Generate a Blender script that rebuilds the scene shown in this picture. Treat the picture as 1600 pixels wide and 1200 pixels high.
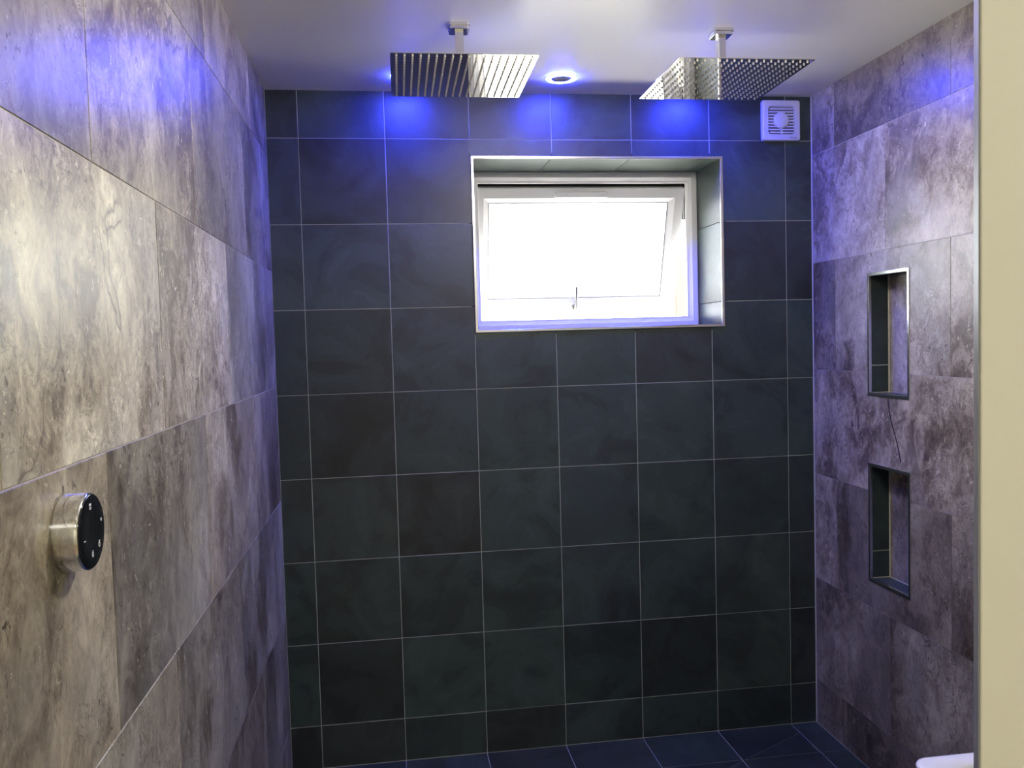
import bpy, bmesh, math, random
from mathutils import Vector, Matrix

for o in list(bpy.data.objects):
    bpy.data.objects.remove(o, do_unlink=True)
scene = bpy.context.scene
C = scene.collection
random.seed(7)

# ------------------------------------------------------------------ camera
cam_d = bpy.data.cameras.new('camera'); cam = bpy.data.objects.new('camera', cam_d); C.objects.link(cam)
cam_d.sensor_width = 36.0; cam_d.lens = 1331.42/1600*36; cam_d.clip_start = .02
Rv = Vector((0.98961857, -0.14107084, -0.02746106)); Uv = Vector((0.03431985, 0.04641851, 0.99833234)); Fv = Vector((0.13956088, 0.98891068, -0.05077815))
m = Matrix((Rv, Uv, -Fv)).transposed().to_4x4(); m.translation = Vector((.4062, -3.12, 1.5459))
cam.matrix_world = m
scene.camera = cam

# ------------------------------------------------------------------ world, lights, exposure
SKY = 24.0
SUN = 145.0
LED = 920.0
HALL = 23.0
ROOM = 38.0
w = bpy.data.worlds.new('sky'); scene.world = w; w.use_nodes = True
bg = w.node_tree.nodes['Background']; bg.inputs[0].default_value = (.93, .97, 1.0, 1); bg.inputs[1].default_value = SKY

def area_light(name, loc, rot, sx, sy, energy, col, portal=False, shape='RECTANGLE'):
    d = bpy.data.lights.new(name, 'AREA'); d.shape = shape; d.size = sx; d.size_y = sy; d.energy = energy; d.color = col
    o = bpy.data.objects.new(name, d); C.objects.link(o); o.location = loc; o.rotation_euler = rot
    if portal: d.cycles.is_portal = True
    return o
sd = bpy.data.lights.new('sun', 'SUN'); sd.energy = SUN; sd.angle = math.radians(3); sd.color = (1.0, .95, .86)
so = bpy.data.objects.new('sun', sd); C.objects.link(so); so.rotation_euler = Vector((-.62, .22, -1.0)).to_track_quat('-Z', 'Y').to_euler()
# portal only guides the sampling of the sky through the window (gives no light itself)
area_light('window_portal', (1.19, .33, 1.90), (-math.pi/2, 0, 0), .96, .66, 1, (1, 1, 1), portal=True)
# the hallway's own ceiling lamp, behind the photographer
area_light('hall_lamp', (.85, -3.95, 2.40), (0, 0, 0), .30, .30, HALL, (1.0, .95, .85), shape='DISK')
# the bathroom's own white globe lamp, just above the frame between door and shower
pd = bpy.data.lights.new('bathroom_lamp', 'POINT'); pd.energy = ROOM; pd.color = (1.0, .94, .85); pd.shadow_soft_size = .075
po = bpy.data.objects.new('bathroom_lamp', pd); C.objects.link(po); po.location = (1.08, -1.60, 2.335)

vs = scene.view_settings
scene.display_settings.display_device = 'sRGB'
vs.view_transform = 'Standard'; vs.look = 'None'; vs.gamma = 1.0; vs.use_curve_mapping = False
vs.exposure = 0.0

# ------------------------------------------------------------------ helpers
H = 2.4476; W = 2.0321; YF = -2.78          # ceiling height, room width, doorway plane
def lin(r, g, b):
    f = lambda c: (c/255/12.92) if c/255 <= .04045 else ((c/255+.055)/1.055)**2.4
    return (f(r), f(g), f(b), 1)

def new_mat(name):
    mt = bpy.data.materials.new(name); mt.use_nodes = True
    nt = mt.node_tree; b = nt.nodes['Principled BSDF']
    return mt, nt, b
def N(nt, kind, **kw):
    n = nt.nodes.new(kind)
    for k, v in kw.items(): setattr(n, k, v)
    return n
def math_node(nt, op, a, b=None, clamp=False):
    n = N(nt, 'ShaderNodeMath', operation=op); n.use_clamp = clamp
    for i, v in enumerate((a, b)):
        if v is None: continue
        if isinstance(v, (int, float)): n.inputs[i].default_value = v
        else: nt.links.new(v, n.inputs[i])
    return n.outputs[0]
def mix_col(nt, fac, a, b, blend='MIX'):
    n = N(nt, 'ShaderNodeMixRGB', blend_type=blend)
    for i, v in enumerate((fac, a, b)):
        if isinstance(v, (int, float)): n.inputs[i].default_value = v
        elif isinstance(v, tuple): n.inputs[i].default_value = v
        else: nt.links.new(v, n.inputs[i])
    return n.outputs[0]
def ramp(nt, fac, stops, interp='LINEAR'):
    n = N(nt, 'ShaderNodeValToRGB'); r = n.color_ramp; r.interpolation = interp
    while len(r.elements) < len(stops): r.elements.new(.5)
    for e, (p, c) in zip(r.elements, stops): e.position = p; e.color = c
    nt.links.new(fac, n.inputs[0]); return n.outputs[0]
def noise(nt, vec, scale, detail=5, rough=.6, dist=0.0):
    n = N(nt, 'ShaderNodeTexNoise'); n.inputs['Scale'].default_value = scale; n.inputs['Detail'].default_value = detail
    n.inputs['Roughness'].default_value = rough; n.inputs['Distortion'].default_value = dist
    nt.links.new(vec, n.inputs['Vector']); return n.outputs['Fac']
def tile_coords(nt, stretch=(1, 1, 1)):
    tc = N(nt, 'ShaderNodeTexCoord'); oi = N(nt, 'ShaderNodeObjectInfo')
    wn = N(nt, 'ShaderNodeTexWhiteNoise', noise_dimensions='1D'); nt.links.new(oi.outputs['Random'], wn.inputs['W'])
    sc = N(nt, 'ShaderNodeVectorMath', operation='SCALE'); nt.links.new(wn.outputs['Color'], sc.inputs[0]); sc.inputs['Scale'].default_value = 31.0
    ad = N(nt, 'ShaderNodeVectorMath', operation='ADD'); nt.links.new(tc.outputs['Object'], ad.inputs[0]); nt.links.new(sc.outputs[0], ad.inputs[1])
    mu = N(nt, 'ShaderNodeVectorMath', operation='MULTIPLY'); nt.links.new(ad.outputs[0], mu.inputs[0]); mu.inputs[1].default_value = stretch
    return mu.outputs[0], oi.outputs['Random'], oi.outputs['Color']
def bump(nt, b, height, strength, dist=.002):
    n = N(nt, 'ShaderNodeBump'); n.inputs['Strength'].default_value = strength; n.inputs['Distance'].default_value = dist
    nt.links.new(height, n.inputs['Height']); nt.links.new(n.outputs[0], b.inputs['Normal'])
def simple(name, col, rough=.5, metal=0.0, spec=.5, nscale=40, var=.05, bumpst=0.0):
    mt, nt, b = new_mat(name)
    tc = N(nt, 'ShaderNodeTexCoord'); f = noise(nt, tc.outputs['Object'], nscale, 4)
    dk = tuple(c*(1-var) for c in col[:3])+(1,); lt = tuple(min(1, c*(1+var)) for c in col[:3])+(1,)
    nt.links.new(mix_col(nt, f, dk, lt), b.inputs['Base Color'])
    b.inputs['Roughness'].default_value = rough; b.inputs['Metallic'].default_value = metal
    b.inputs['Specular IOR Level'].default_value = spec
    if bumpst: bump(nt, b, f, bumpst, .001)
    return mt

# ------------------------------------------------------------------ materials
def stone_material():
    mt, nt, b = new_mat('travertine_tile')
    v, rnd, ocol = tile_coords(nt, (1.0, 1.0, .72))
    # warp the coordinates so clouds break up into ragged, mineral looking edges
    wv = N(nt, 'ShaderNodeTexNoise'); wv.inputs['Scale'].default_value = 9; wv.inputs['Detail'].default_value = 4; nt.links.new(v, wv.inputs['Vector'])
    ws = N(nt, 'ShaderNodeVectorMath', operation='SCALE'); nt.links.new(wv.outputs['Color'], ws.inputs[0]); ws.inputs['Scale'].default_value = .10
    wa = N(nt, 'ShaderNodeVectorMath', operation='ADD'); nt.links.new(v, wa.inputs[0]); nt.links.new(ws.outputs[0], wa.inputs[1]); vw = wa.outputs[0]
    n1 = noise(nt, vw, 3.0, 6, .58, .6)
    n2 = noise(nt, vw, 13, 8, .72, 1.0)
    n3 = noise(nt, v, 60, 5, .7, .8)
    a = math_node(nt, 'MULTIPLY', n1, .50); c = math_node(nt, 'MULTIPLY', n2, .38); d = math_node(nt, 'MULTIPLY', n3, .16)
    s = math_node(nt, 'ADD', math_node(nt, 'ADD', a, c), d)
    base = ramp(nt, s, [(.40, (.060, .048, .038, 1)), (.465, (.15, .125, .10, 1)), (.52, (.30, .268, .222, 1)), (.575, (.42, .39, .325, 1)), (.66, (.68, .65, .56, 1))])
    n4 = noise(nt, v, 4.5, 3, .5, .5)
    base = mix_col(nt, ramp(nt, n4, [(.45, (0, 0, 0, 1)), (.62, (.6, .6, .6, 1))]), base, mix_col(nt, .6, base, (.33, .325, .325, 1)))
    # fine ragged dark crackle, only inside patches
    n5 = noise(nt, vw, 22, 8, .75, 1.8)
    vein = ramp(nt, n5, [(.47, (0, 0, 0, 1)), (.495, (1, 1, 1, 1)), (.505, (1, 1, 1, 1)), (.53, (0, 0, 0, 1))])
    msk = ramp(nt, noise(nt, v, 6, 3, .6, .8), [(.47, (0, 0, 0, 1)), (.60, (.75, .75, .75, 1))])
    base = mix_col(nt, mix_col(nt, 1.0, vein, msk, 'MULTIPLY'), base, (.085, .066, .05, 1))
    # a few long cracks
    n6 = noise(nt, vw, 2.6, 3, .55, .7)
    crk = ramp(nt, n6, [(.4955, (0, 0, 0, 1)), (.4985, (.8, .8, .8, 1)), (.5015, (.8, .8, .8, 1)), (.5045, (0, 0, 0, 1))])
    cm = ramp(nt, noise(nt, v, 3.3, 2, .5, 0), [(.52, (0, 0, 0, 1)), (.58, (1, 1, 1, 1))])
    base = mix_col(nt, mix_col(nt, 1.0, crk, cm, 'MULTIPLY'), base, (.075, .06, .05, 1))
    # small dark pits and pale flecks, gathered in clusters
    p = noise(nt, v, 85, 3, .6, .9)
    clus = ramp(nt, noise(nt, v, 7, 2, .5, 0), [(.42, (.15, .15, .15, 1)), (.60, (.9, .9, .9, 1))])
    pit = ramp(nt, p, [(.33, (1, 1, 1, 1)), (.39, (0, 0, 0, 1))])
    base = mix_col(nt, mix_col(nt, 1.0, pit, clus, 'MULTIPLY'), base, (.05, .042, .035, 1))
    fl = ramp(nt, p, [(.63, (0, 0, 0, 1)), (.68, (.8, .8, .8, 1))])
    base = mix_col(nt, mix_col(nt, 1.0, fl, clus, 'MULTIPLY'), base, (.70, .68, .61, 1))
    base = mix_col(nt, 1.0, base, ocol, 'MULTIPLY')
    nt.links.new(base, b.inputs['Base Color'])
    rr = math_node(nt, 'ADD', math_node(nt, 'MULTIPLY', n2, .12), .28); nt.links.new(rr, b.inputs['Roughness'])
    b.inputs['Specular IOR Level'].default_value = .40
    bump(nt, b, math_node(nt, 'ADD', s, math_node(nt, 'MULTIPLY', n5, .3)), .30, .0015)
    return mt
def slate_material():
    mt, nt, b = new_mat('slate_tile')
    v, rnd, ocol = tile_coords(nt)
    n1 = noise(nt, v, 4.0, 6, .6, 1.2)
    n2 = noise(nt, v, 30, 6, .7, .3)
    base = ramp(nt, n1, [(.30, (.60, .56, .55, 1)), (.44, (.82, .82, .83, 1)), (.46, (1.0, 1.03, 1.03, 1)), (.56, (1.12, 1.16, 1.12, 1)), (.575, (1.36, 1.42, 1.38, 1)), (.75, (1.15, 1.10, 1.02, 1))])
    g = mix_col(nt, n2, (.86, .86, .86, 1), (1.14, 1.14, 1.14, 1))
    base = mix_col(nt, 1.0, base, g, 'MULTIPLY')
    base = mix_col(nt, 1.0, base, ocol, 'MULTIPLY')
    nt.links.new(base, b.inputs['Base Color'])
    b.inputs['Roughness'].default_value = .40
    b.inputs['Specular IOR Level'].default_value = .46
    # riven layers: stepped height from a stretched noise plus fine grain
    st = N(nt, 'ShaderNodeMath', operation='SNAP'); nt.links.new(n1, st.inputs[0]); st.inputs[1].default_value = .11
    hsum = math_node(nt, 'ADD', math_node(nt, 'MULTIPLY', st.outputs[0], .8), math_node(nt, 'MULTIPLY', n2, .5))
    bump(nt, b, hsum, .36, .002)
    return mt
M = {}
M['stone'] = stone_material(); M['slate'] = slate_material()
M['grout_dark'] = simple('grey_grout', (.36, .37, .36, 1), .85)
M['grout_light'] = simple('pale_grout', (.52, .50, .44, 1), .85)
M['paint_white'] = simple('ceiling_paint', (.80, .79, .76, 1), .38, nscale=90, var=.01, bumpst=.05)
M['paint_cream'] = simple('cream_paint', (.74, .73, .61, 1), .45, nscale=60, var=.02, bumpst=.1)
M['upvc'] = simple('white_upvc', (.70, .70, .70, 1), .28, var=.01)
M['plastic'] = simple('white_plastic', (.46, .46, .52, 1), .35, var=.01)
M['plastic_shade'] = simple('inner_plastic', (.10, .10, .12, 1), .5, var=.02)
M['ceramic'] = simple('white_ceramic', (.84, .86, .82, 1), .12, var=.01)
M['chrome'] = simple('chrome', (.80, .80, .80, 1), .06, metal=1, var=.02)
M['mirror'] = simple('polished_steel', (.68, .68, .66, 1), .035, metal=1, nscale=9, var=.01, bumpst=.02)
M['trim'] = simple('brushed_trim', (.74, .74, .73, 1), .22, metal=1, var=.04)
M['handle'] = simple('satin_handle_metal', (.30, .29, .27, 1), .3, metal=1)
M['black_glass'] = simple('black_glass', (.008, .009, .010, 1), .06, var=.05)
M['black'] = simple('black_rubber', (.02, .02, .02, 1), .5)
M['rubber'] = simple('pale_silicone', (.62, .59, .51, 1), .5)
M['icon'] = simple('icon_print', (.85, .87, .85, 1), .5)
M['grey_print'] = simple('grey_print', (.16, .16, .22, 1), .5)
M['lens'] = simple('lamp_lens', (.05, .05, .07, 1), .5)
M['timber'] = simple('tan_timber', (.024, .014, .006, 1), .8, nscale=12, var=.25)
M['paving'] = simple('pale_paving', (.52, .48, .41, 1), .9, nscale=3, var=.15)
M['laminate'] = simple('hall_floor', (.35, .24, .14, 1), .4, nscale=8, var=.2)
mt, nt, b = new_mat('blue_led'); nt.nodes.remove(b)
e = N(nt, 'ShaderNodeEmission'); e.inputs[0].default_value = (.028, .045, 1.0, 1); e.inputs[1].default_value = LED
nt.links.new(e.outputs[0], nt.nodes['Material Output'].inputs[0]); M['led'] = mt
mt, nt, b = new_mat('obscure_glass'); nt.nodes.remove(b)
tr = N(nt, 'ShaderNodeBsdfTransparent'); tl = N(nt, 'ShaderNodeBsdfTranslucent'); gl = N(nt, 'ShaderNodeBsdfGlossy'); gl.inputs['Roughness'].default_value = .1
tr.inputs[0].default_value = (.95, .97, .96, 1); tl.inputs[0].default_value = (.95, .97, .96, 1)
mx = N(nt, 'ShaderNodeMixShader'); mx.inputs[0].default_value = .6
nt.links.new(tr.outputs[0], mx.inputs[1]); nt.links.new(tl.outputs[0], mx.inputs[2])
mx2 = N(nt, 'ShaderNodeMixShader'); fr = N(nt, 'ShaderNodeFresnel'); nt.links.new(fr.outputs[0], mx2.inputs[0])
nt.links.new(mx.outputs[0], mx2.inputs[1]); nt.links.new(gl.outputs[0], mx2.inputs[2])
nt.links.new(mx2.outputs[0], nt.nodes['Material Output'].inputs[0]); M['glass'] = mt

# ------------------------------------------------------------------ mesh helpers
def link(name, bm, mat, parent=None, loc=(0, 0, 0), smooth=False, rot=None, recalc=True):
    if recalc: bmesh.ops.recalc_face_normals(bm, faces=bm.faces)
    me = bpy.data.meshes.new(name); bm.to_mesh(me); bm.free()
    if smooth:
        for p in me.polygons: p.use_smooth = True
    for x in (mat if isinstance(mat, (list, tuple)) else [mat]): me.materials.append(x)
    o = bpy.data.objects.new(name, me); C.objects.link(o); o.location = loc
    if rot: o.rotation_euler = rot
    if parent: o.parent = parent
    return o
def empty(name, loc, rz=0.0):
    o = bpy.data.objects.new(name, None); C.objects.link(o); o.location = loc; o.rotation_euler = (0, 0, rz); o.empty_display_size = .05
    return o
def tag(o, label, cat, group=None):
    o['label'] = label; o['category'] = cat
    if group: o['group'] = group
    return o
def struct(o, label=None, cat=None):
    o['kind'] = 'structure'
    if label: o['label'] = label
    if cat: o['category'] = cat
    return o
def add_box(bm, x0, x1, y0, y1, z0, z1):
    v = [bm.verts.new(p) for p in ((x0, y0, z0), (x1, y0, z0), (x1, y1, z0), (x0, y1, z0), (x0, y0, z1), (x1, y0, z1), (x1, y1, z1), (x0, y1, z1))]
    for f in ((0, 3, 2, 1), (4, 5, 6, 7), (0, 1, 5, 4), (1, 2, 6, 5), (2, 3, 7, 6), (3, 0, 4, 7)): bm.faces.new([v[i] for i in f])
    return v
def box(name, dims, mat, parent=None, bev=0.0, seg=2, smooth=False):
    x0, x1, y0, y1, z0, z1 = dims; c = ((x0+x1)/2, (y0+y1)/2, (z0+z1)/2)
    bm = bmesh.new(); add_box(bm, x0-c[0], x1-c[0], y0-c[1], y1-c[1], z0-c[2], z1-c[2])
    if bev: bmesh.ops.bevel(bm, geom=list(bm.edges), offset=bev, segments=seg, affect='EDGES', profile=.5)
    return link(name, bm, mat, parent, c, smooth)
def cells(cuts_a, cuts_b, holes):
    out = []
    for i in range(len(cuts_a)-1):
        for j in range(len(cuts_b)-1):
            a, b_ = (cuts_a[i]+cuts_a[i+1])/2, (cuts_b[j]+cuts_b[j+1])/2
            if cuts_a[i+1]-cuts_a[i] < 1e-5 or cuts_b[j+1]-cuts_b[j] < 1e-5: continue
            if not any(h[0] < a < h[1] and h[2] < b_ < h[3] for h in holes): out.append((i, j))
    return out
def cut_lists(r, holes):
    ca = {r[0], r[1]}; cb = {r[2], r[3]}
    for h in holes:
        for v in h[:2]:
            if r[0] < v < r[1]: ca.add(v)
        for v in h[2:]:
            if r[2] < v < r[3]: cb.add(v)
    return sorted(ca), sorted(cb)
AX = {'back': ((1, 0, 0), (0, 0, 1), (0, -1, 0)), 'left': ((0, 1, 0), (0, 0, 1), (1, 0, 0)), 'right': ((0, 1, 0), (0, 0, 1), (-1, 0, 0)),
      'floor': ((1, 0, 0), (0, 1, 0), (0, 0, 1)), 'down': ((1, 0, 0), (0, 1, 0), (0, 0, -1)), 'near': ((1, 0, 0), (0, 0, 1), (0, 1, 0))}
def slab(name, side, plane, r, mat, parent, thick, holes=(), col=None, tilt=0.0, n0=0.0, chamfer=0.0008):
    """A flat piece on a wall: rectangle r=(a0,a1,b0,b1) minus holes, front face at the wall plane + n0 towards the room."""
    A, B, Nn = (Vector(v) for v in AX[side])
    ca, cb = cut_lists(r, holes); cl = cells(ca, cb, holes)
    if not cl: return None
    oa, ob = (r[0]+r[1])/2, (r[2]+r[3])/2
    bm = bmesh.new(); fv = {}; bv = {}
    def gv(d, i, j, n):
        if (i, j) not in d: d[(i, j)] = bm.verts.new(A*(ca[i]-oa)+B*(cb[j]-ob)+Nn*n)
        return d[(i, j)]
    S = set(cl)
    for i, j in cl:
        q = [(i, j), (i+1, j), (i+1, j+1), (i, j+1)]
        bm.faces.new([gv(fv, *k, n0) for k in q]); bm.faces.new([gv(bv, *k, n0-thick) for k in reversed(q)])
        for (di, dj), (k0, k1) in (((0, -1), (q[0], q[1])), ((1, 0), (q[1], q[2])), ((0, 1), (q[2], q[3])), ((-1, 0), (q[3], q[0]))):
            if (i+di, j+dj) not in S: bm.faces.new([gv(fv, *k1, n0), gv(fv, *k0, n0), gv(bv, *k0, n0-thick), gv(bv, *k1, n0-thick)])
    if chamfer and len(cl) == 1:
        bmesh.ops.recalc_face_normals(bm, faces=bm.faces)
        es = [e for e in bm.edges if all(abs(v.co.dot(Nn)-n0) < 1e-6 for v in e.verts)]
        bmesh.ops.bevel(bm, geom=es, offset=chamfer, segments=1, affect='EDGES')
    o = link(name, bm, mat, parent, A*oa+B*ob-Nn*0 + {'back': Vector((0, plane, 0)), 'near': Vector((0, plane, 0)), 'left': Vector((plane, 0, 0)), 'right': Vector((plane, 0, 0)), 'floor': Vector((0, 0, plane)), 'down': Vector((0, 0, plane))}[side])
    if parent is None:
        o.data.transform(Matrix.Translation(o.location)); o.location = (0, 0, 0)
    if tilt:
        o.rotation_euler = tuple(random.uniform(-tilt, tilt) if abs(Nn[k]) < .5 else 0 for k in range(3))
    if col: o.color = (*col[:3], 1)
    return o
def cyl(bm, c, axis, r0, r1, h, seg=32, caps=True):
    z = Vector(axis).normalized(); x = z.orthogonal().normalized(); y = z.cross(x); c = Vector(c)
    a = []; b_ = []
    for k in range(seg):
        t = 2*math.pi*k/seg; d = x*math.cos(t)+y*math.sin(t)
        a.append(bm.verts.new(c+d*r0)); b_.append(bm.verts.new(c+z*h+d*r1))
    for k in range(seg): bm.faces.new((a[k], a[(k+1) % seg], b_[(k+1) % seg], b_[k]))
    if caps: bm.faces.new(a[::-1]); bm.faces.new(b_)
def lathe(bm, prof, c=(0, 0, 0), axis=(0, 0, 1), seg=48, closed=False):
    z = Vector(axis).normalized(); x = z.orthogonal().normalized(); y = z.cross(x); c = Vector(c); rings = []
    for r, h in prof:
        if r < 1e-6: rings.append([bm.verts.new(c+z*h)])
        else: rings.append([bm.verts.new(c+z*h+(x*math.cos(2*math.pi*k/seg)+y*math.sin(2*math.pi*k/seg))*r) for k in range(seg)])
    pairs = list(zip(rings, rings[1:]))
    if closed: pairs.append((rings[-1], rings[0]))
    for p, q in pairs:
        for k in range(seg):
            k2 = (k+1) % seg
            if len(p) == 1: bm.faces.new((p[0], q[k2], q[k]))
            elif len(q) == 1: bm.faces.new((p[k], p[k2], q[0]))
            else: bm.faces.new((p[k], p[k2], q[k2], q[k]))
def ring_frame(bm, outer, prof):
    """Mitred rectangular frame: prof is a closed list of (inset, y) points swept round the rectangle outer=(x0,x1,z0,z1)."""
    x0, x1, z0, z1 = outer; loops = []
    for ins, y in prof:
        loops.append([bm.verts.new(p) for p in ((x0+ins, y, z0+ins), (x1-ins, y, z0+ins), (x1-ins, y, z1-ins), (x0+ins, y, z1-ins))])
    for a, b_ in zip(loops, loops[1:]+loops[:1]):
        for k in range(4): bm.faces.new((a[k], a[(k+1) % 4], b_[(k+1) % 4], b_[k]))
def tube(bm, pts, r, seg=8):
    pts = [Vector(p) for p in pts]; loops = []
    for i, p in enumerate(pts):
        d = (pts[min(i+1, len(pts)-1)]-pts[max(i-1, 0)]).normalized(); x = d.orthogonal().normalized(); y = d.cross(x)
        loops.append([bm.verts.new(p+(x*math.cos(2*math.pi*k/seg)+y*math.sin(2*math.pi*k/seg))*r) for k in range(seg)])
    for a, b_ in zip(loops, loops[1:]):
        for k in range(seg): bm.faces.new((a[k], a[(k+1) % seg], b_[(k+1) % seg], b_[k]))
    bm.faces.new(loops[0][::-1]); bm.faces.new(loops[-1])
def rrect(hx, hy, r, n=6):
    out = []
    for cx, cy, a0 in ((hx-r, hy-r, 0), (-hx+r, hy-r, 90), (-hx+r, -hy+r, 180), (hx-r, -hy+r, 270)):
        for k in range(n+1):
            t = math.radians(a0+90*k/n); out.append((cx+r*math.cos(t), cy+r*math.sin(t)))
    return out
def loft(bm, loops, cap0=True, cap1=True):
    L = [[bm.verts.new(p) for p in lp] for lp in loops]; n = len(L[0])
    for a, b_ in zip(L, L[1:]):
        for k in range(n): bm.faces.new((a[k], a[(k+1) % n], b_[(k+1) % n], b_[k]))
    if cap0: bm.faces.new(L[0][::-1])
    if cap1: bm.faces.new(L[-1])

# ------------------------------------------------------------------ setting: back wall of slate
XS = [0.0]+[.1088+.303*k for k in range(7)]+[W]
ZS = [0.0]+[.1594+.303*k for k in range(8)]+[H]
G = .0024                                             # joint width
WIN = (.717, 1.675, 1.578, 2.220)                     # window opening (outer edge of the metal trim)
base_hole = (.7055, 1.6865, 1.5665, 2.2315)
wb = slab('wall_back', 'back', 0, (-.3, W+.3, -.2, H+.15), M['grout_dark'], None, .34, [base_hole], n0=-.0016)
struct(wb, 'dark slate tiled shower wall with the window in it', 'wall')
slate_tones = [(r*.86, g*1.08, b*1.0) for r, g, b in [(.026, .031, .032), (.022, .026, .027), (.030, .036, .036), (.024, .024, .025), (.028, .032, .035), (.025, .031, .030), (.020, .021, .022), (.030, .033, .032)]]
tone_map = {  # (column, row from the floor): tones seen in the photograph
 (1, 4): 6, (1, 5): 1, (2, 3): 3, (1, 1): 6, (1, 3): 7, (2, 1): 2, (3, 1): 2, (5, 4): 2, (6, 4): 4, (4, 4): 4, (3, 4): 5, (3, 3): 2, (4, 3): 4, (5, 2): 0, (4, 1): 1, (5, 1): 6}
rs = random.Random(3)
for i in range(8):
    for j in range(9):
        r = (XS[i]+(G/2 if i else 0), XS[i+1]-(G/2 if i < 7 else 0.001), ZS[j]+(G/2 if j else .0015), ZS[j+1]-(G/2 if j < 8 else .0005))
        t = slate_tones[tone_map.get((i, j), rs.randrange(8))]
        slab('tile', 'back', 0, r, M['slate'], wb, .007, [WIN], col=[c*1.0 for c in t], tilt=.0016)
# reveal of the window: slate lining on four sides, its joints carried on from the wall
YR = .252
for z0, z1 in zip([WIN[2], 1.6744, 1.9774], [1.6744, 1.9774, WIN[3]]):
    slab('reveal_tile', 'right', WIN[1]-.006, (.003, YR+.06, z0+.001, z1-.001), M['slate'], wb, .0135, col=slate_tones[rs.randrange(3)])
    slab('reveal_tile', 'left', WIN[0]+.006, (.003, YR+.06, z0+.001, z1-.001), M['slate'], wb, .0135, col=slate_tones[rs.randrange(3)])
for x0, x1 in zip([WIN[0]+.006, 1.0178, 1.3208, 1.6238], [1.0178, 1.3208, 1.6238, WIN[1]-.006]):
    slab('reveal_tile', 'down', WIN[3]-.005, (x0+.001, x1-.001, .003, YR+.06), M['slate'], wb, .0135, col=slate_tones[2])
    slab('reveal_tile', 'floor', WIN[2]+.004, (x0+.001, x1-.001, .003, YR+.06), M['slate'], wb, .0135, col=slate_tones[1])
bm = bmesh.new(); ring_frame(bm, WIN, [(0, .004), (0, -.0032), (.0015, -.0042), (.0092, -.0042), (.0105, -.003), (.0105, .004)])
struct(link('trim_1', bm, M['trim']), 'brushed metal edge trim framing the window recess', 'trim')

# ------------------------------------------------------------------ left and right walls of travertine look tiles
ZR = [0.0]+[.178+.4085*k for k in range(6)]+[H]
GS = .0020
wl = slab('wall_left', 'left', 0, (-4.9, .3, -.2, H+.15), M['grout_light'], None, .2, n0=-.0016)
struct(wl, 'beige and brown stone tiled wall on the left', 'wall')
YEND = YF+.05
left_tone = {}
lt = random.Random(11)
def run(start, pitch=.655, end=YEND):
    ys = [0.0]; y = start
    while y > end+.02: ys.append(y); y -= pitch
    ys.append(end); return ys
for j in range(7):
    ys = run(-.53) if j in (6, 5, 3, 1) else run(-.205)
    if j == 6: ys = run(-.36)
    for k in range(len(ys)-1):
        r = (ys[k+1]+GS/2, ys[k]-(GS/2 if k else .0085), ZR[j]+(GS/2 if j else .0015), ZR[j+1]-(GS/2 if j < 6 else .0005))
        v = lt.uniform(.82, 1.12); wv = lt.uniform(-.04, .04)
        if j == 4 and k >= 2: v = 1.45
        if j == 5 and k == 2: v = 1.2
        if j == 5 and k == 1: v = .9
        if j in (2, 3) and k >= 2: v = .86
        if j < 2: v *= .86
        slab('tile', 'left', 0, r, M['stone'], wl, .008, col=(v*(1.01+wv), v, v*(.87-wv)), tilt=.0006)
N1 = (-.627, -.387, 1.323, 1.743); N2 = (-.629, -.387, .677, 1.091)
ND = .072
wr = slab('wall_right', 'right', W, (-4.9, .3, -.2, H+.15), M['grout_light'], None, .25, [(n[0]-.002, n[1]+.002, n[2]-.002, n[3]+.002) for n in (N1, N2)], n0=-.0016)
struct(wr, 'grey brown stone tiled wall on the right with two niches', 'wall')
rt = random.Random(5)
right_tone = {(6, 1): .50, (6, 2): .62, (5, 0): 1.0, (5, 1): 1.08, (4, 0): .8, (4, 1): .85, (4, 2): 1.0, (3, 0): 1.0, (2, 0): .95, (2, 1): .62, (2, 2): .72, (1, 0): .68, (1, 1): .60, (0, 0): .55, (0, 1): .5}
for j in range(7):
    ys = {6: run(-.172), 5: run(-.495), 4: run(-.17), 3: run(-1.15), 2: run(-.172), 1: run(-.512), 0: run(-.231)}[j]
    for k in range(len(ys)-1):
        r = (ys[k+1]+GS/2, ys[k]-(GS/2 if k else .0085), ZR[j]+(GS/2 if j else .0015), ZR[j+1]-(GS/2 if j < 6 else .0005))
        v = right_tone.get((j, k), rt.uniform(.7, .95))
        slab('tile', 'right', W, r, M['stone'], wr, .008, [N1, N2], col=(v*1.07, v*1.01, v*.82), tilt=.0006)
# crack line running in the tile between the niches
bm = bmesh.new()
pts = [(-.505, 1.318), (-.510, 1.29), (-.515, 1.27), (-.528, 1.235), (-.548, 1.195), (-.566, 1.15), (-.575, 1.115)]
for (a, b1), (c, d) in zip(pts, pts[1:]):
    bm.faces.new([bm.verts.new((W-.0004, a-.003, b1)), bm.verts.new((W-.0004, a+.003, b1)), bm.verts.new((W-.0004, c+.003, d)), bm.verts.new((W-.0004, c-.003, d))])
bmesh.ops.remove_doubles(bm, verts=bm.verts, dist=1e-5)
link('crack_vein', bm, simple('vein_brown', (.035, .028, .024, 1), .6), wr)
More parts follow.
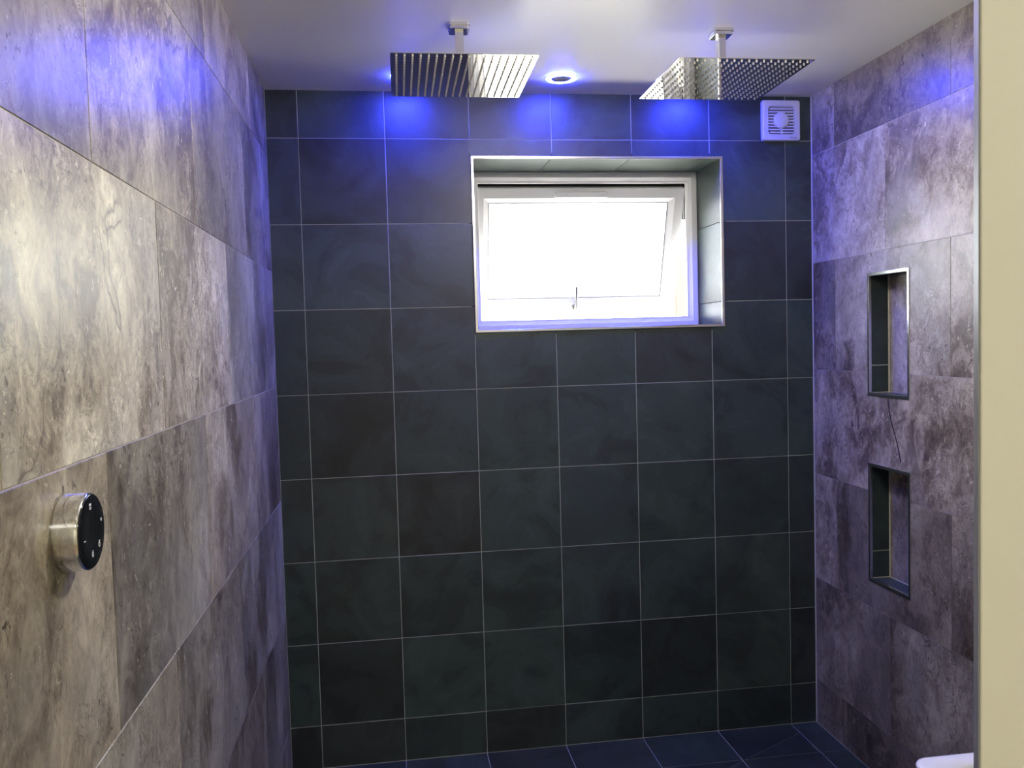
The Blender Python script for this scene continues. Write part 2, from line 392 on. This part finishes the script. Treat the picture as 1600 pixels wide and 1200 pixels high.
# niche linings
for q, (n, tm) in enumerate(((N1, 'trim'), (N2, 'trim'))):
    y0, y1, z0, z1 = n; T = .010
    zj = z0+.105
    back_h = (y0, y1, z0, z1)
    # pale joint bed behind the lining pieces
    bm = bmesh.new()
    add_box(bm, W+.006, W+ND+.012, y1-T+.0025, y1+.006, z0-.006, z1+.006); add_box(bm, W+.006, W+ND+.012, y0-.006, y0+T-.0025, z0-.006, z1+.006)
    add_box(bm, W+ND+.0025, W+ND+.012, y0-.006, y1+.006, z0-.006, z1+.006); add_box(bm, W+.006, W+ND+.012, y0-.006, y1+.006, z0-.006, z0+T-.0025)
    add_box(bm, W+.006, W+ND+.012, y0-.006, y1+.006, z1-T+.0025, z1+.006)
    link('niche_box', bm, M['grout_light'], wr)
    sc = .75 if q == 0 else .55
    slab('tile', 'right', W+ND, (y0+T, y1-T-.003, z0+T+.003, z1-T), M['stone'], wr, .002, col=(1.15*sc+.2, 1.1*sc+.2, 1.0*sc+.2))
    for a, b1 in ((z0+T+.003, zj-.0015), (zj+.0015, z1-T)):     # far side, faces the door
        slab('tile', 'back', y1-T, (W+.004, W+ND-.003, a, b1), M['slate'], wr, .0024, col=slate_tones[1])
        slab('tile', 'near', y0+T, (W+.004, W+ND-.003, a, b1), M['slate'], wr, .0024, col=slate_tones[1])
    slab('tile', 'floor', z0+T, (W+.004, W+ND-.003, y0+T+.002, y1-T-.002), M['slate'], wr, .0024, col=slate_tones[2])
    slab('tile', 'down', z1-T, (W+.004, W+ND-.003, y0+T, y1-T), M['slate'], wr, .0024, col=slate_tones[1])
    bm = bmesh.new()
    x0, x1 = y0, y1
    ring_frame(bm, (x0, x1, z0, z1), [(0, -.006), (0, .0022), (.0012, .003), (.0105, .003), (.0118, .002), (.0118, -.006)])
    o = link('trim_%d' % (q+2), bm, M['trim'])
    # the frame was built in the x-z plane: turn it onto the right wall (x -> y, y -> -x)
    for v in o.data.vertices: x, y, z = v.co; v.co = (W-y, x, z)
    o.data.flip_normals()
    struct(o, ('bright metal edge trim around the upper wall niche', 'dark reflecting metal edge trim around the lower wall niche')[q], 'trim')

# ------------------------------------------------------------------ floor, ceiling, rest of the shell
bm = bmesh.new(); add_box(bm, -.3, W+.3, YF-.05, .3, -.15, -.0016)
fl = struct(link('floor', bm, M['grout_dark']), 'dark slate tiled shower floor', 'floor')
frs = random.Random(9)
YS = [0.0]+[-.236-.303*k for k in range(9)]; YS = [y for y in YS if y > YF+.06]+[YF+.05]
FX = [0.0]+[1.017-.303*k for k in (3, 2, 1, 0)]+[1.32, 1.622, 1.925, W]
FX[1] = .108
d0, d1 = Vector((1.925, -.076)), Vector((1.045, -.56))    # diagonal fall line across the corner tiles
for i in range(8):
    for j in range(len(YS)-1):
        rx = (FX[i]+G/2, FX[i+1]-G/2, YS[j+1]+G/2, YS[j]-G/2)
        c = slate_tones[frs.randrange(8)]
        t = slab('tile', 'floor', 0, rx, M['slate'], fl, .008, col=[c[0]*.95, c[1]*.95, c[2]*.85])
        if (i, j) in ((6, 0), (5, 1), (5, 0), (4, 1)):           # cut along the diagonal into two pieces
            nrm = Vector((-(d1-d0).y, (d1-d0).x)).normalized(); made = 0
            for sgn in (1, -1):
                bm = bmesh.new(); bm.from_mesh(t.data)
                pl = d0+nrm*(sgn*.0012)-Vector((t.location.x, t.location.y))
                geom = bmesh.ops.bisect_plane(bm, geom=bm.verts[:]+bm.edges[:]+bm.faces[:], plane_co=(pl.x, pl.y, 0), plane_no=(nrm.x*sgn, nrm.y*sgn, 0), clear_inner=True)
                ed = [e for e in bm.edges if e.is_boundary]
                if ed: bmesh.ops.holes_fill(bm, edges=ed)
                if len(bm.faces) < 4: bm.free(); continue
                p = link('tile', bm, M['slate'], fl, t.location.copy()); p.color = t.color; made += 1
            if made: bpy.data.objects.remove(t)
cl = box('ceiling', (-.3, W+.3, -4.9, .3, H, H+.12), M['paint_white']); struct(cl, 'smooth white ceiling above the shower', 'ceiling')
# doorway wall behind the photographer's side and the hallway beyond it (closes the room)
bm = bmesh.new(); add_box(bm, 1.69, W+.01, YF-.05, YF+.05, 0, H); add_box(bm, 0, 1.69, YF-.05, YF+.05, 2.05, H)
struct(link('wall_front', bm, M['paint_cream']), 'cream wall around the doorway', 'wall')
struct(box('wall_rear', (-.3, W+.3, -4.9, -4.75, -.1, H), M['paint_cream']), 'cream hallway wall behind the camera', 'wall')
struct(box('floor_hall', (-.3, W+.3, -4.9, YF-.05, -.15, 0), M['laminate']), 'brown hallway floor', 'floor')
lin1 = box('wall_hall_left', (0, .004, -4.75, YF-.05, 0, H), M['paint_cream']); struct(lin1, 'cream hallway wall on the left', 'wall')
lin2 = box('wall_hall_right', (W-.004, W, -4.75, YF-.05, 0, H), M['paint_cream']); struct(lin2, 'cream hallway wall on the right', 'wall')

# door standing ajar on the right, its leading edge nearest the shower
PH = math.radians(29.4)
dr = empty('door_1', (.967, -2.372, 0), -PH); struct(dr, 'cream painted door standing ajar at the right edge', 'door')
bm = bmesh.new(); add_box(bm, 0, .80, 0, .038, .008, 2.02)
es = [e for e in bm.edges if abs(e.verts[0].co.z-e.verts[1].co.z) > 1]
bmesh.ops.bevel(bm, geom=es, offset=.0022, segments=3, affect='EDGES', profile=.5)
link('door_leaf', bm, M['paint_cream'], dr)
bm = bmesh.new(); add_box(bm, -.0012, .0004, .0026, .0354, .012, 2.016); link('edge_shade', bm, simple('grey_edge_shade', (.26, .265, .265, 1), .35), dr)  # cream edge covered in darker grey, shade put into the colour
for z in (.25, 1.75):
    bm = bmesh.new(); cyl(bm, (.803, -.004, z), (0, 0, 1), .006, .006, .1, 12); add_box(bm, .77, .803, -.002, .0005, z, z+.1); link('hinge', bm, M['trim'], dr)

# ------------------------------------------------------------------ window
wn = empty('window_1', (1.19, .25, 1.58)); struct(wn, 'white top hung window tilted open in the slate wall', 'window')
def wpart(name, bm, mat, parent=wn, smooth=False, bev=0.0):
    o = link(name, bm, mat, parent, smooth=smooth)
    if parent is wn: o.location = -wn.location
    return o
WF = (WIN[0]+.007, WIN[1]-.008, WIN[2]+.005, WIN[3]-.006)
bm = bmesh.new()
ring_frame(bm, WF, [(0, .325), (0, .256), (.004, .252), (.024, .252), (.026, .254), (.036, .262), (.043, .264), (.045, .267), (.045, .274), (.030, .274), (.030, .325)])
wpart('window_frame', bm, M['upvc'])
X1a, X0a = 1.6262, .7538
bm = bmesh.new()
add_box(bm, WF[0]+.030, WF[1]-.030, .3190, .3255, 2.1685, WF[3]-.029); add_box(bm, X1a, WF[1]-.030, .316, .325, 2.03, 2.184); add_box(bm, WF[0]+.030, X0a, .316, .325, 2.03, 2.184); add_box(bm, WF[0]+.031, WF[1]-.031, .2742, .2755, WF[3]-.044, WF[3]-.036)
wpart('frame_seal', bm, M['black'])
TH = math.radians(18.6)
X0, X1 = .754, 1.626; L = .525
sa = empty('sash', (0, 0, 0)); sa.parent = wn; sa.location = Vector((0, .277, 2.153))-wn.location; sa.rotation_euler = (TH, 0, 0)
bm = bmesh.new()
ring_frame(bm, (X0, X1, -L, 0), [(0, .050), (0, .004), (.004, 0), (.040, 0), (.044, .004), (.058, .016), (.062, .018), (.062, .050)])
sh = link('sash_frame', bm, M['upvc'], sa)
bm = bmesh.new(); add_box(bm, X0+.058, X1-.058, .026, .032, -L+.058, -.058); link('pane', bm, M['glass'], sa)
bm = bmesh.new(); ring_frame(bm, (X0+.0615, X1-.0615, -L+.0615, -.0615), [(0, .026), (0, .019), (.0035, .019), (.0035, .026)]); link('glazing_gasket', bm, M['plastic_shade'], sa)
bm = bmesh.new()
xc = (1.081+1.302)/2
lp = rrect(.112, .0125, .0122)
loft(bm, [[(xc+a*s, y, -.026+b_*s2) for a, b_ in lp] for y, s, s2 in ((.001, 1, 1), (-.005, 1, 1), (-.008, .985, .82), (-.0085, .97, .7))]); link('vent_cover', bm, M['upvc'], sa)
# handle: base rose, neck and blade standing up
hx = 1.184
bm = bmesh.new()
loft(bm, [[(hx+.002+a*s, y, -L+.022+b_*s) for a, b_ in rrect(.017, .015, .009)] for y, s in ((.001, 1), (-.008, 1), (-.011, .9))])
cyl(bm, (hx+.002, -.008, -L+.022), (0, -1, 0), .0085, .0085, .026, 16)
hd = link('handle', bm, M['handle'], sa)
bm = bmesh.new()
loft(bm, [[(hx+a*s+dx, -.030+b_*s, z) for a, b_ in rrect(.0062, .0052, .003)] for z, s, dx in ((-L+.010, 1.25, .002), (-L+.03, 1.3, .002), (-L+.06, .9, 0), (-L+.118, .75, -.001), (-L+.124, .55, -.001))]); link('handle_lever', bm, M['handle'], sa)
# friction stays at the two sides
for xs in (X1+.0035, X0-.0035):
    bm = bmesh.new()
    def bar(p, q, wd=.006, th=.0022):
        p, q = Vector(p), Vector(q); d = (q-p).normalized(); s = Vector((1, 0, 0)); u = s.cross(d)
        vv = [bm.verts.new(b0+s*(th*a)+u*(wd*c)) for b0 in (p, q) for a, c in ((-1, -1), (1, -1), (1, 1), (-1, 1))]
        for f in ((0, 1, 2, 3), (7, 6, 5, 4), (0, 4, 5, 1), (1, 5, 6, 2), (2, 6, 7, 3), (3, 7, 4, 0)): bm.faces.new([vv[i] for i in f])
    bar((xs, .316, 2.14), (xs, .316, 1.90), .004); bar((xs, .318, 1.915), (xs, .372, 2.005), .004); bar((xs, .318, 1.80), (xs, .372, 2.005), .003, .0016)
    wpart('stay_arm', bm, M['trim'])

# ------------------------------------------------------------------ outside: paving and a timber fence beyond the gap
struct(box('sun_shield', (-1.2, W+1.2, .34, .72, H+.05, H+.16), M['upvc']), 'unseen white sun shield added above the window outside', 'sun_shield')  # unseen overhang, added to keep direct sun off the open sash
bm = bmesh.new(); add_box(bm, -9, 12, .35, 14, -.35, -.25)
struct(link('ground', bm, M['paving']), 'pale paving outside the window', 'ground')
fe = empty('timber_fence', (2.335, 2.5, -.25)); tag(fe, 'tan timber fence glimpsed through the gap beside the open window', 'fence')
bm = bmesh.new(); add_box(bm, 0, .10, -.02, .08, 0, 2.325); bmesh.ops.bevel(bm, geom=list(bm.edges), offset=.006, segments=1, affect='EDGES'); link('post', bm, M['timber'], fe)
proto = None
for k in range(13):
    if proto is None:
        bm = bmesh.new(); add_box(bm, .10, 2.6, 0, .022, 0, .162); bmesh.ops.bevel(bm, geom=[e for e in bm.edges if abs(e.verts[0].co.x-e.verts[1].co.x) > 1], offset=.004, segments=1, affect='EDGES')
        proto = link('board', bm, M['timber'], fe, (0, 0, .03)); bd = proto
    else:
        bd = proto.copy(); C.objects.link(bd); bd.parent = fe; bd.location = (0, 0, .03+.165*k)

# ------------------------------------------------------------------ shower heads hanging from the ceiling
def shower_head(loc, label, size=.394, rz=0.0):
    t = empty('rain_shower', loc, rz); tag(t, label, 'shower', 'square ceiling showers')
    z0 = 2.302-H; h = size/2
    bm = bmesh.new()
    loft(bm, [[(a*s, b_*s, z) for a, b_ in rrect(h, h, .003, 3)] for z, s in ((z0, .997), (z0+.0008, 1), (z0+.0024, 1), (z0+.003, .997), (z0+.012, .30), (z0+.014, .14))])
    link('plate', bm, M['mirror'], t)
    bm = bmesh.new(); n = 18; pit = (size-.032)/(n-1)
    for i in range(n):
        for j in range(n): cyl(bm, (-h+.016+pit*i, -h+.016+pit*j, z0+.0005), (0, 0, -1), .0034, .0022, .0042, 8)
    nz = link('nozzles', bm, M['rubber'], t); nz['kind'] = 'stuff'
    bm = bmesh.new(); cyl(bm, (0, 0, z0+.013), (0, 0, 1), .017, .015, .016, 24); link('collar', bm, M['chrome'], t, smooth=False)
    bm = bmesh.new(); add_box(bm, -.012, .012, -.012, .012, z0+.026, -.004); bmesh.ops.bevel(bm, geom=[e for e in bm.edges if abs(e.verts[0].co.z-e.verts[1].co.z) > .05], offset=.002, segments=2, affect='EDGES'); link('arm', bm, M['chrome'], t)
    bm = bmesh.new()
    loft(bm, [[(a*s, b_*s, z) for a, b_ in rrect(.030, .030, .006, 4)] for z, s in ((0, 1), (-.008, 1), (-.010, .97), (-.0101, .93), (-.0105, .93), (-.0175, .93), (-.0185, .88))]); link('ceiling_flange', bm, M['chrome'], t)
    return t
shower_head((.630, -.648, H), 'left square chrome shower head on a ceiling arm, left of the middle downlight', rz=math.radians(-.6))
shower_head((1.409, -.655, H), 'right square chrome shower head on a ceiling arm, in front of the extractor fan', rz=math.radians(-.8))

# ------------------------------------------------------------------ blue ring downlights
def downlight(x, y, label):
    t = empty('ring_downlight', (x, y, H)); tag(t, label, 'downlight', 'blue ring downlights near the back wall')
    bm = bmesh.new(); lathe(bm, [(.037, 0), (.037, -.0035), (.039, -.0045), (.049, -.0045), (.0515, -.003), (.0515, 0)]); link('light_ring', bm, M['led'], t, smooth=True)
    bm = bmesh.new(); lathe(bm, [(.0, -.0065), (.020, -.0062), (.030, -.0052), (.0350, -.0038), (.0366, -.002), (.0366, 0)]); link('lens', bm, M['lens'], t, smooth=True)
    bm = bmesh.new(); lathe(bm, [(.0520, 0), (.0520, -.0012), (.0555, -.001), (.0570, 0)]); link('bezel', bm, M['plastic'], t, smooth=True)
for x, lab in ((.490, 'blue ring downlight half hidden behind the left shower head'), (1.022, 'blue glowing ring downlight between the two shower heads'), (1.555, 'blue ring downlight hidden behind the right shower head')):
    downlight(x, -.182, lab)

# ------------------------------------------------------------------ extractor fan
fan = empty('extractor_fan', (1.906, 0, 2.354)); tag(fan, 'square white extractor fan with louvred grille in the top right corner', 'fan')
hw = .0765
bm = bmesh.new()
prof = [(-.0005, 1.0), (-.010, 1.0), (-.015, .975), (-.0165, .93)]
outl = rrect(hw, hw, .009, 6)
loops = [[(a*s, y, b_*s) for a, b_ in outl] for y, s in prof]
inn = rrect(.0535, .0535, .013, 6)
loops += [[(a, -.0165, b_) for a, b_ in inn], [(a*.96, -.010, b_*.96) for a, b_ in inn]]
loft(bm, loops); link('cover', bm, M['plastic'], fan, smooth=False)
bm = bmesh.new(); lathe(bm, [(0, .0195), (.024, .0195), (.0295, .0175), (.0305, .014), (.0305, .009)], axis=(0, -1, 0), seg=40); link('center_disc', bm, M['plastic'], fan, smooth=True)
bm = bmesh.new(); add_box(bm, -.050, .050, -.0108, -.0098, -.050, .050); link('grille_back', bm, M['plastic_shade'], fan)
pr = None
for k in range(9):
    z = -.044+.011*k; half = .0505 if abs(z) < .04 else .046
    bm = bmesh.new(); v = add_box(bm, -half, half, -.0168, -.0105, -.0026, .0026)
    for q in v:
        if q.co.y < -.015: q.co.z -= .0022
    link('louvre', bm, M['plastic'], fan, (0, 0, z))
bm = bmesh.new(); add_box(bm, -.0035, .0035, -.0175, -.0105, -.0525, -.030); link('rib', bm, M['plastic'], fan)
def text(body, size, parent, loc, rot, mat, name='lettering', ext=.0002):
    d = bpy.data.curves.new(name, 'FONT'); d.body = body; d.size = size; d.extrude = ext; d.align_x = 'CENTER'; d.align_y = 'CENTER'; d.resolution_u = 3
    d.materials.append(mat); f = bpy.data.objects.new(name, d); C.objects.link(f)
    bpy.context.view_layer.update()
    me = bpy.data.meshes.new_from_object(f.evaluated_get(bpy.context.evaluated_depsgraph_get())); bpy.data.objects.remove(f)
    o = bpy.data.objects.new(name, me); C.objects.link(o); o.parent = parent; o.location = loc; o.rotation_euler = rot
    return o
text('Airvent', .0095, fan, (.048, -.0172, -.0655), (math.pi/2, 0, 0), M['grey_print'])

# ------------------------------------------------------------------ digital shower dial on the left wall
DX = .0308
dl = empty('shower_control_dial', (0, -2.010, 1.3245)); tag(dl, 'round chrome shower control dial with a black face on the left wall', 'shower control')
R0 = .0483
bm = bmesh.new(); lathe(bm, [(R0*.93, 0), (R0*.93, .003), (R0, .0035), (R0, DX-.003), (R0*.985, DX-.0008), (R0*.965, DX), (R0*.95, DX-.001), (0, DX-.001)], axis=(1, 0, 0), seg=64); link('chrome_body', bm, M['chrome'], dl, smooth=False)
for p in dl.children[0].data.polygons: p.use_smooth = True
dl.children[0].data.set_sharp_from_angle(angle=math.radians(35))
bm = bmesh.new(); lathe(bm, [(R0*.955, DX-.0008), (R0*.955, DX+.0006), (R0*.93, DX+.0014), (R0*.52, DX+.0014), (R0*.49, DX+.0009), (0, DX+.0005)], axis=(1, 0, 0), seg=64); link('black_face', bm, M['black_glass'], dl, smooth=True)
def flat(name, polys, u, v, s=1.0):
    bm = bmesh.new()
    for pts in polys:
        f = bm.faces.new([bm.verts.new((0, a*s, b_*s)) for a, b_ in pts])
    ex = bmesh.ops.extrude_face_region(bm, geom=list(bm.faces))
    bmesh.ops.translate(bm, verts=[q for q in ex['geom'] if isinstance(q, bmesh.types.BMVert)], vec=(.0004, 0, 0))
    link(name, bm, M['icon'], dl, (DX+.0014, u*R0, v*R0))
rect = lambda a0, a1, b0, b1: [(a0, b0), (a1, b0), (a1, b1), (a0, b1)]
flat('plus_icon', [rect(-2.4, 2.4, -.5, .5), rect(-.5, .5, .5, 2.4), rect(-.5, .5, -2.4, -.5)], .70, .17, .001)
flat('minus_icon', [rect(-2.4, 2.4, -.5, .5)], -.55, -.15, .001)
flat('shower_icon', [rect(-3.2, 2.8, 1.0, 4.0), [(-2.9, -.2), (-2.2, -.2), (-1.8, -3.2), (-2.5, -3.2)], [(-.3, -.2), (.4, -.2), (.8, -4), (.1, -4)], [(2.0, -.2), (2.6, -.2), (3.0, -3), (2.4, -3)]], -.06, .64, .001)
def power(u, v):
    ring = []
    for k in range(14):
        a0, a1 = (math.radians(90+20+320*q/14) for q in (k, k+1))
        ring.append([(2.0*math.cos(a0), 2.6*math.sin(a0)), (2.0*math.cos(a1), 2.6*math.sin(a1)), (2.7*math.cos(a1), 3.4*math.sin(a1)), (2.7*math.cos(a0), 3.4*math.sin(a0))])
    ring.append(rect(-.4, .4, 1.6, 5.0)); ring.append(rect(.4, 2.0, 4.2, 5.0)); flat('power_icon', ring, u, v, .001)
power(-.04, -.60); power(.47, -.45)

# ------------------------------------------------------------------ white basin at the lower right
bs = empty('washbasin', (1.757, -1.68, .62)); tag(bs, 'white ceramic washbasin rim just showing at the bottom right by the door', 'basin')
hxb, hyb = .272, .225
bm = bmesh.new()
o1 = rrect(hxb, hyb, .035, 7); i1 = rrect(hxb-.045, hyb-.045, .07, 7)
loft(bm, [[(a*s, b_*s, z) for a, b_ in o1] for z, s in ((-.19, .55), (-.13, .80), (-.05, .96), (-.02, .985), (-.006, 1.0), (-.001, .992), (0, .975))] +
     [[(a*s, b_*s, z) for a, b_ in i1] for z, s in ((-.001, 1.0), (-.006, .985), (-.06, .90), (-.11, .70), (-.13, .3))])
link('bowl', bm, M['ceramic'], bs, smooth=True)
bm = bmesh.new(); lathe(bm, [(0, .002), (.018, .002), (.022, 0), (.022, -.006)]); link('drain', bm, M['chrome'], bs, (0, 0, -.130), smooth=True)
